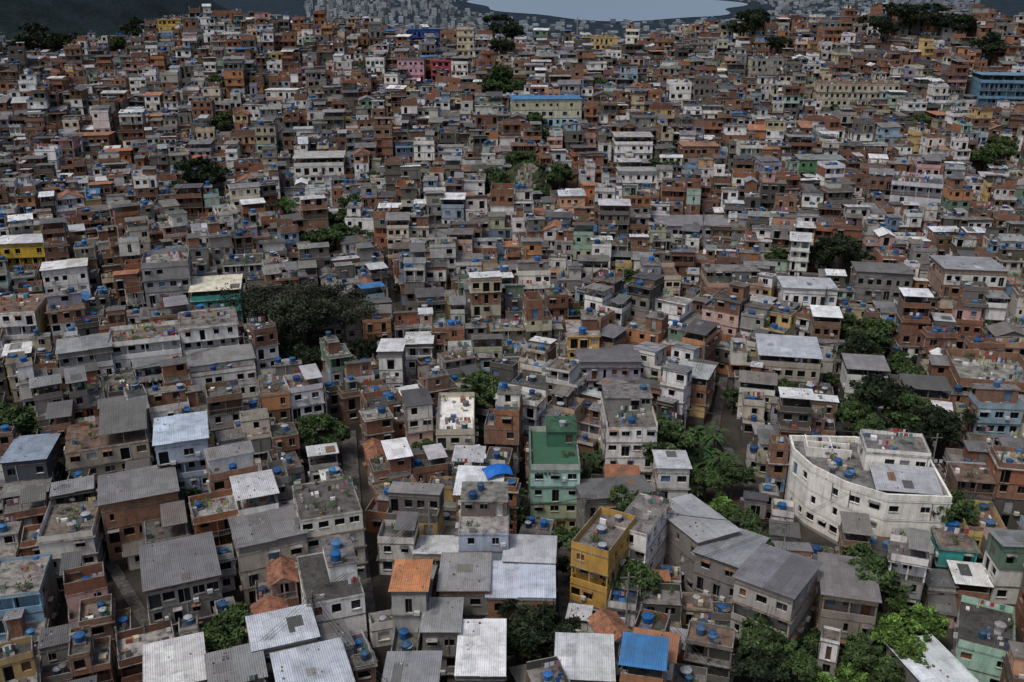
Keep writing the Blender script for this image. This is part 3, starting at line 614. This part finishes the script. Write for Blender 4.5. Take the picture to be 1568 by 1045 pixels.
def palm(seed):
    r=random.Random(seed); m=MB()
    for s in range(5):
        bx,by=r.uniform(-2,2),r.uniform(-2,2); hh=r.uniform(2.5,4.5); m.tube((bx,by,-1),(bx+.2,by,hh),.16,.1,6,BARK,(.1,.1,.05))
        for i in range(10):
            a=r.uniform(0,6.28); L=r.uniform(1.8,2.8); el=r.uniform(.3,1.2); P=[];w=.32
            for k in range(6):
                t=k/5; P.append((bx+.2+math.cos(a)*L*t,by+math.sin(a)*L*t,hh+L*(el*t-1.1*t*t),w*math.sin(math.pi*min(1,.12+t*.88))))
            for A,B in zip(P,P[1:]):
                ux,uy=-math.sin(a),math.cos(a); c=tuple(q*r.uniform(.6,1.3) for q in (.04,.075,.028))
                m.poly([(A[0]-ux*A[3],A[1]-uy*A[3],A[2]-.1),(B[0]-ux*B[3],B[1]-uy*B[3],B[2]-.1),(B[0],B[1],B[2]),(A[0],A[1],A[2])],LEAF,c)
                m.poly([(A[0],A[1],A[2]),(B[0],B[1],B[2]),(B[0]+ux*B[3],B[1]+uy*B[3],B[2]-.1),(A[0]+ux*A[3],A[1]+uy*A[3],A[2]-.1)],LEAF,c)
    return m.mesh('banana')
T_P=[palm(1),palm(2)]
def tree(name,me,x,y,sc,clear,lift=1.5):
    put(me,name,x,y,H(x,y)+lift,R.uniform(0,6),sc)
    if clear: add((x,y,clear*.9,clear*.9,0)); LOW.append((x,y,clear*1.2))
tree('large_rain_tree',T_BIG,-45,196,1.0,15)
for k,x,y,sc,cl in [('d',-46,184,.9,5),('d',-41,182,.8,5),('d',-3,464,1.7,10),('d',-5,439,1.1,8),('m',-5,393,1.5,11),('m',0,384,1.,6),('d',102,450,1.5,11),('d',110,464,1.5,9),('d',112,431,1.1,8),
('d',158,440,1.5,9),('d',172,452,1.7,11),('d',184,447,1.6,9),('d',195,443,1.4,9),('d',-215,464,1.8,10),('d',-205,464,1.5,8),('d',-170,464,1.4,8),('d',-223,464,1.2,6),('d',-93,293,1.5,12),('d',-96,290,1.1,6),
('m',-49,247,1.1,9),('m',-52,247,.9,6),('m',-45,253,.9,5),('d',81,237,1.2,9),('d',78,237,.9,6),('d',85,236,.9,6),('m',74,201,.9,7),('m',76,192,1.,8),('d',70,181,1.,8),('m',79,183,.8,7),('m',78,174,.9,7),
('m',61,156,.9,7),('d',66,160,1.1,8),('m',70,155,1.1,8),('d',73,150,1.,7),('m',62,150,.8,6),('p',35,154,1.2,7),('p',31,149,1.1,7),('p',35,147,1.1,7),('m',31,138,.8,7),('b',33,131,.75,7),('m',35,127,.7,6),('m',36,140,.7,6),
('m',32,99,.9,6),('m',35,97,.7,6),('b',38,94,.7,6),('b',49,103,.8,6),('b',53,104,.9,7),('b',49,99,.8,7),('m',44,98,.7,6),('b',41,96,.6,5),('m',45,94,.7,6),('d',30,96,.7,6),('d',3,101,.85,8),('d',6,98.5,.7,6),('m',0.5,100,.6,5),
('m',-32,154,.7,7),('m',-33,149,.6,5),('m',-36,101,.8,6),('m',-37.5,98.5,.7,5),('m',154,315,1.4,10),('m',163,325,1.1,7),('d',195,416,1.4,9),('m',-174,450,1.2,6),('m',15,298,1.2,8),('m',3,304,1.1,7),('m',-4,289,.8,5),('m',7,301,1.,5),
('m',-9,103,.45,4),('p',14,150,1.,5),('b',-65,276,.9,5),('m',69,243,.8,5),('m',61,416,1.,5),('m',-15,154,.5,4),('m',53,168,.7,4),('m',29,227,.8,4),('m',-103,355,1.1,6),('d',-31,191,.7,5)]:
    tree('banana_plant' if k=='p' else 'broadleaf_tree',R.choice({'d':T_D,'m':T_M,'b':T_B,'p':T_P}[k]),x,y,sc,cl,0 if k=='p' else 1.5)
for x,y,s in ((8,290,1.3),(1,308,1.6),(-1,287,1.2),(9,294,1.1)): put(T_S[0],'shrub',x,y,H(x,y)+2,x,s)
def cliff():
    x,y=4.2,292.6; g=np.random.RandomState(3); m=MB(); nx,nz=26,18
    P=[[(-8+16*i/nx+g.uniform(-.2,.2), -4+8*(j/nz)**1.3+1.2*math.sin(i*.9+j*.4)*.5+g.uniform(-.3,.3)+((i-nx/2)/nx)**2*10, -3+14*j/nz*(1-((i-nx/2)/nx)**2*1.6)) for i in range(nx+1)] for j in range(nz+1)]
    for j in range(nz):
        for i in range(nx):
            k=abs(i-nx/2+2*math.sin(j*.6))<4; c=(.26,.235,.2) if k and g.rand()<.8 else (.05,.065,.03)
            m.poly([P[j][i],P[j][i+1],P[j+1][i+1],P[j+1][i]],SLAB,tuple(q*g.uniform(.75,1.2) for q in c))
    put(m.mesh('rock'),'rock_outcrop',x,y,H(x,y)); add((x,y-1,13,9,0)); LOW.append((x,y,15)); LOW.append((x,y-12,13))
cliff()
# ---------------------------------------------------------------- filler houses
def indom(x,y): return 40<y<505 and abs(x)<.55*y+18
def zang(x,y,r):
    t=x/y
    if y<265: base=22 if t<-.12 else (0 if t<.075 else (-26 if t<.27 else -12))
    else: base=10 if t<-.2 else 0
    return math.radians(base+r.uniform(-7,7)+(r.uniform(-12,12) if y>265 else 0))
rz=random.Random(3); seeds=[]
for i in range(-9,10):
    for j in range(0,13):
        x=i*42+rz.uniform(-15,15)+(21 if j%2 else 0); y=40+j*42+rz.uniform(-14,14); seeds.append((x,y,zang(x,max(y,30),rz)))
SA=np.array([(a,b) for a,b,_ in seeds])
cells=[]
for si,(sx,sy,a) in enumerate(seeds):
    ca,sa=math.cos(a),math.sin(a); v=-46; k=0
    while v<46:
        dep=rz.uniform(4.4,7.2); u=-46+rz.uniform(0,4)
        while u<46:
            w=rz.choice([rz.uniform(3.4,5.),rz.uniform(4.2,6.5),rz.uniform(5.,7.8)])
            uu=u+w/2; vv=v+dep/2; x=sx+ca*uu-sa*vv; y=sy+sa*uu+ca*vv
            if indom(x,y) and int(np.argmin(((SA-(x,y))**2).sum(1)))==si:
                dd=dep*rz.uniform(.8,1.08); c=(x,y,w,dd,a+math.radians(rz.uniform(-4,4)))
                if free(c,.4): add(c); cells.append(c)
            u+=w+(rz.uniform(.0,.2) if rz.random()<.8 else rz.uniform(.6,1.3))
        k+=1; v+=dep+(rz.uniform(.8,1.5) if k%2==0 else .2)
for size,tries in ((6.,5000),(4.6,8000),(3.6,14000),(2.6,16000)):
    for _ in range(tries):
        y=math.sqrt(rz.uniform(40**2,505**2)); x=rz.uniform(-1,1)*(.55*y+18)
        si=int(np.argmin(((SA-(x,y))**2).sum(1)))
        c=(x,y,size*rz.uniform(.85,1.25),size*rz.uniform(.85,1.25),seeds[si][2]+math.radians(rz.uniform(-6,6)))
        if free(c,.28): add(c); cells.append(c)
for i,c in enumerate(cells):
    x,y,w,d,a=c; r=random.Random(9000+i)
    k=r.random()
    pb=.24+.12*math.sin(x/35.+y/50.)
    st='brick' if k<pb else ('concrete' if k<pb+.22 else ('white' if k<pb+.22+.3 else 'tint'))
    fr=wallset(r,st); sd=fr if r.random()<.5 else wallset(r,r.choice(['brick','concrete','concrete','brick']))
    n=r.choice([2,2,3,3,3,4]) if min(w,d)>4 else r.choice([1,2,2,3])
    if min(w,d)>5 and r.random()<.06: n=5
    rng=14+max(0,(y-200)*.07)
    for lx,ly,lw in LOW:
        if 0<ly-y<rng and abs(lx-x*ly/y)<lw*.6: n=min(n,2 if ly-y>rng*.5 else 1+(r.random()<.4))
    roof=r.choices(['terrace','room','metal','cover','unfinished','gable','tile'],[28,24,27,9,9,1.5,1.5])[0]
    if min(w,d)<3.4: roof=r.choice(['metal','terrace','terrace'])
    rc=jit(r.choice(METC),r,.2)
    if r.random()<.07: rc=jit((.4,.18,.1),r)
    if roof=='tile': rc=jit((.32,.15,.09),r)
    if r.random()<.03: rc=jit((.05,.18,.4),r)
    if r.random()<.13: rc=jit((.76,.78,.8),r,.08)
    sh=r.uniform(2.55,2.85)
    m=house(r,w,d,n,fr,sd,roof,rc,sh=sh,p=r.uniform(.7,1.),clut=1.4 if y<260 else .7)
    nm={'brick':'brick_house','concrete':'concrete_house','white':'white_plaster_house','tint':'painted_house'}[st]
    put(m.mesh(nm),nm,x,y,H(x,y)+r.uniform(-.9,2.1),a)
ns=0
for _ in range(12000):
    y=math.sqrt(rz.uniform(60**2,500**2)); x=rz.uniform(-1,1)*(.55*y+10)
    if free((x,y,1.2,1.2,0),0) and ns<220:
        ns+=1; put(rz.choice(T_S+T_M[:1]) ,'shrub',x,y,H(x,y)+rz.uniform(0,2),rz.uniform(0,6),rz.uniform(.6,1.2))
# ---------------- utility poles and cables
rp=random.Random(21); poles=[]
for _ in range(4000):
    y=math.sqrt(rp.uniform(80**2,330**2)); x=rp.uniform(-1,1)*(.52*y)
    if free((x,y,.3,.3,0),0) and all((x-a)**2+(y-b)**2>20**2 for a,b in poles): poles.append((x,y))
    if len(poles)>55: break
cab=MB()
for x,y in poles:
    m=MB(); m.frust(0,0,-2,.17,.12,13,7,SLAB,(.3,.29,.27)); m.box(-.9,.9,-.06,.06,10.2,10.34,MISC,(.15,.14,.13)); m.box(-.25,.25,.14,.55,8.6,9.4,MISC,(.2,.2,.2))
    put(m.mesh('pole'),'utility_pole',x,y,H(x,y),rp.uniform(-.5,.5))
    nb=sorted(poles,key=lambda q:(q[0]-x)**2+(q[1]-y)**2)[1:3]
    for q in nb:
        for o in (-.5,.0,.5):
            A=np.array((x+o,y,H(x,y)+10.3)); B=np.array((q[0]+o,q[1],H(*q)+10.3)); pr=A
            for k in range(1,7):
                t=k/6; c=A+(B-A)*t; c[2]-=1.6*4*t*(1-t)*.5; cab.tube(pr,c,.025,.025,3,MISC,(.02,.02,.02)); pr=c
put(cab.mesh('cables'),'power_cables',0,0,0)
# ---------------- blue tarp
x,y=-2.3,132.8; m=MB(); g=np.random.RandomState(2)
P=[[(-2.1+4.2*i/6,-1.6+3.2*j/6,1.0+.6*math.sin(i*.5)-.5*abs(j-3)/3*1.2+g.uniform(-.07,.07)) for i in range(7)] for j in range(7)]
for j in range(6):
    for i in range(6): m.poly([P[j][i],P[j][i+1],P[j+1][i+1],P[j+1][i]],TARP,(.01,.13,.5))
for a,b in ((-1.9,-1.4),(1.9,-1.4),(-1.9,1.4),(1.9,1.4)): m.tube((a,b,-12),(a,b,.9),.04,.04,5,MISC,(.2,.2,.2))
put(m.mesh('tarp'),'blue_tarpaulin',x,y,H(x,y)+10.4,.3)
# ---------------------------------------------------------------- ground sheet
def axis(lo,hi,st,lo2,hi2):
    a=list(np.arange(lo,hi+.1,st)); s=st
    while a[-1]<hi2: s*=1.12; a.append(a[-1]+min(s,350))
    s=st; b=[]; q=lo
    while q>lo2: s*=1.12; q-=min(s,350); b.append(q)
    return np.array(b[::-1]+a)
xs=axis(-330,330,8,-12000,12000); ys=axis(-100,560,8,-2000,16000)
X,Y=np.meshgrid(xs,ys); Z=hz(X,Y); ny,nx=X.shape
vs=np.stack([X,Y,Z],-1).reshape(-1,3)
idx=np.arange(nx*ny).reshape(ny,nx); fs=np.stack([idx[:-1,:-1],idx[:-1,1:],idx[1:,1:],idx[1:,:-1]],-1).reshape(-1,4)
me=bpy.data.meshes.new('ground'); me.from_pydata(vs.tolist(),[],fs.tolist()); me.materials.append(M_GROUND)
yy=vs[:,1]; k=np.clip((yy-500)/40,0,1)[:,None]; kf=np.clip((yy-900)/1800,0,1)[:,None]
col=np.array([.05,.045,.04])*(1-k)+k*(np.array([.011,.017,.016])*(1-kf)+kf*np.array([.02,.032,.044]))  # far ground turns bluish with distance: haze put into the vertex colour
ca=me.color_attributes.new('Col','FLOAT_COLOR','POINT'); ca.data.foreach_set('color',np.concatenate([col,np.ones((len(col),1))],1).astype(np.float32).ravel())
me.polygons.foreach_set('use_smooth',[True]*len(fs)); put(me,'ground',0,0,0)
pts=[]
for i in range(60):
    a=2*math.pi*i/60; q=1+.1*math.sin(3*a)+.06*math.sin(7*a+1); pts.append((430+600*q*math.cos(a),4650+900*q*math.sin(a),CZ-250+1.5))
me=bpy.data.meshes.new('w'); me.from_pydata(pts,[],[tuple(range(60))]); me.materials.append(M_WATER); put(me,'lagoon_water',0,0,0)
m=MB(); r=random.Random(4)
for _ in range(5200):
    y=r.uniform(2000,7000); x=r.uniform(-.2,.45)*y
    if ((x-430)/700)**2+((y-4650)/1050)**2<1: continue
    if x>-50 and y<4200 and r.random()<.5: continue
    z=H(x,y)
    if z>CZ-215: continue
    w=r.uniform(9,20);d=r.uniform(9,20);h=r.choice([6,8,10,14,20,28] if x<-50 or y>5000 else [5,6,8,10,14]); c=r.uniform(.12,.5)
    c=(c*.78,c*.88,c*.98); m.box(x-w/2,x+w/2,y-d/2,y+d/2,z-5,z+h,WALL,c)  # blue-grey tint: distance haze put into the building colours
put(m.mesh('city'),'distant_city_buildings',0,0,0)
x,y=29.6,464.5; m=MB()
for a,b in ((-.5,-.4),(.5,-.4),(0,.5)): m.tube((a,b,-2),(a*.3,b*.3,20),.06,.05,4,MISC,(.35,.33,.3))
for k in range(10):
    z=k*2; s=1-.07*k; q=[(-.5*s,-.4*s,z),(.5*s,-.4*s,z),(0,.5*s,z)]
    for i in range(3): m.tube(q[i],q[(i+1)%3],.03,.03,3,MISC,(.35,.33,.3)); m.tube(q[i],(q[(i+1)%3][0],q[(i+1)%3][1],z+2),.03,.03,3,MISC,(.35,.33,.3))
put(m.mesh('mast'),'radio_mast',x,y,H(x,y))
# ---------------------------------------------------------------- light, camera
w=bpy.data.worlds.new("World"); bpy.context.scene.world=w; w.use_nodes=True; nt=w.node_tree
sky=nt.nodes.new('ShaderNodeTexSky'); sky.sky_type='NISHITA'; sky.sun_disc=False
EL,AZ=62,-135
sky.sun_elevation=math.radians(EL); sky.sun_rotation=math.radians(AZ); sky.dust_density=5; sky.air_density=1.0; sky.ozone_density=1.0
nt.links.new(sky.outputs[0],nt.nodes['Background'].inputs[0]); nt.nodes['Background'].inputs[1].default_value=.105
sd=bpy.data.lights.new('sun','SUN'); sd.energy=1.5; sd.angle=math.radians(11); sd.color=(1,.97,.92)
so=bpy.data.objects.new('sun',sd); bpy.context.scene.collection.objects.link(so)
dv=Vector((math.sin(math.radians(AZ))*math.cos(math.radians(EL)),math.cos(math.radians(AZ))*math.cos(math.radians(EL)),math.sin(math.radians(EL))))
so.rotation_euler=dv.to_track_quat('Z','Y').to_euler()
cam=bpy.data.cameras.new('camera'); cam.sensor_width=36; cam.lens=34.44; cam.clip_end=40000; cam.clip_start=1
co=bpy.data.objects.new('camera',cam); co.location=(0,0,CZ); co.rotation_euler=(math.radians(68),0,0)
bpy.context.scene.collection.objects.link(co); bpy.context.scene.camera=co
vs_=bpy.context.scene.view_settings; vs_.view_transform='Standard'; vs_.look='None'; vs_.exposure=0
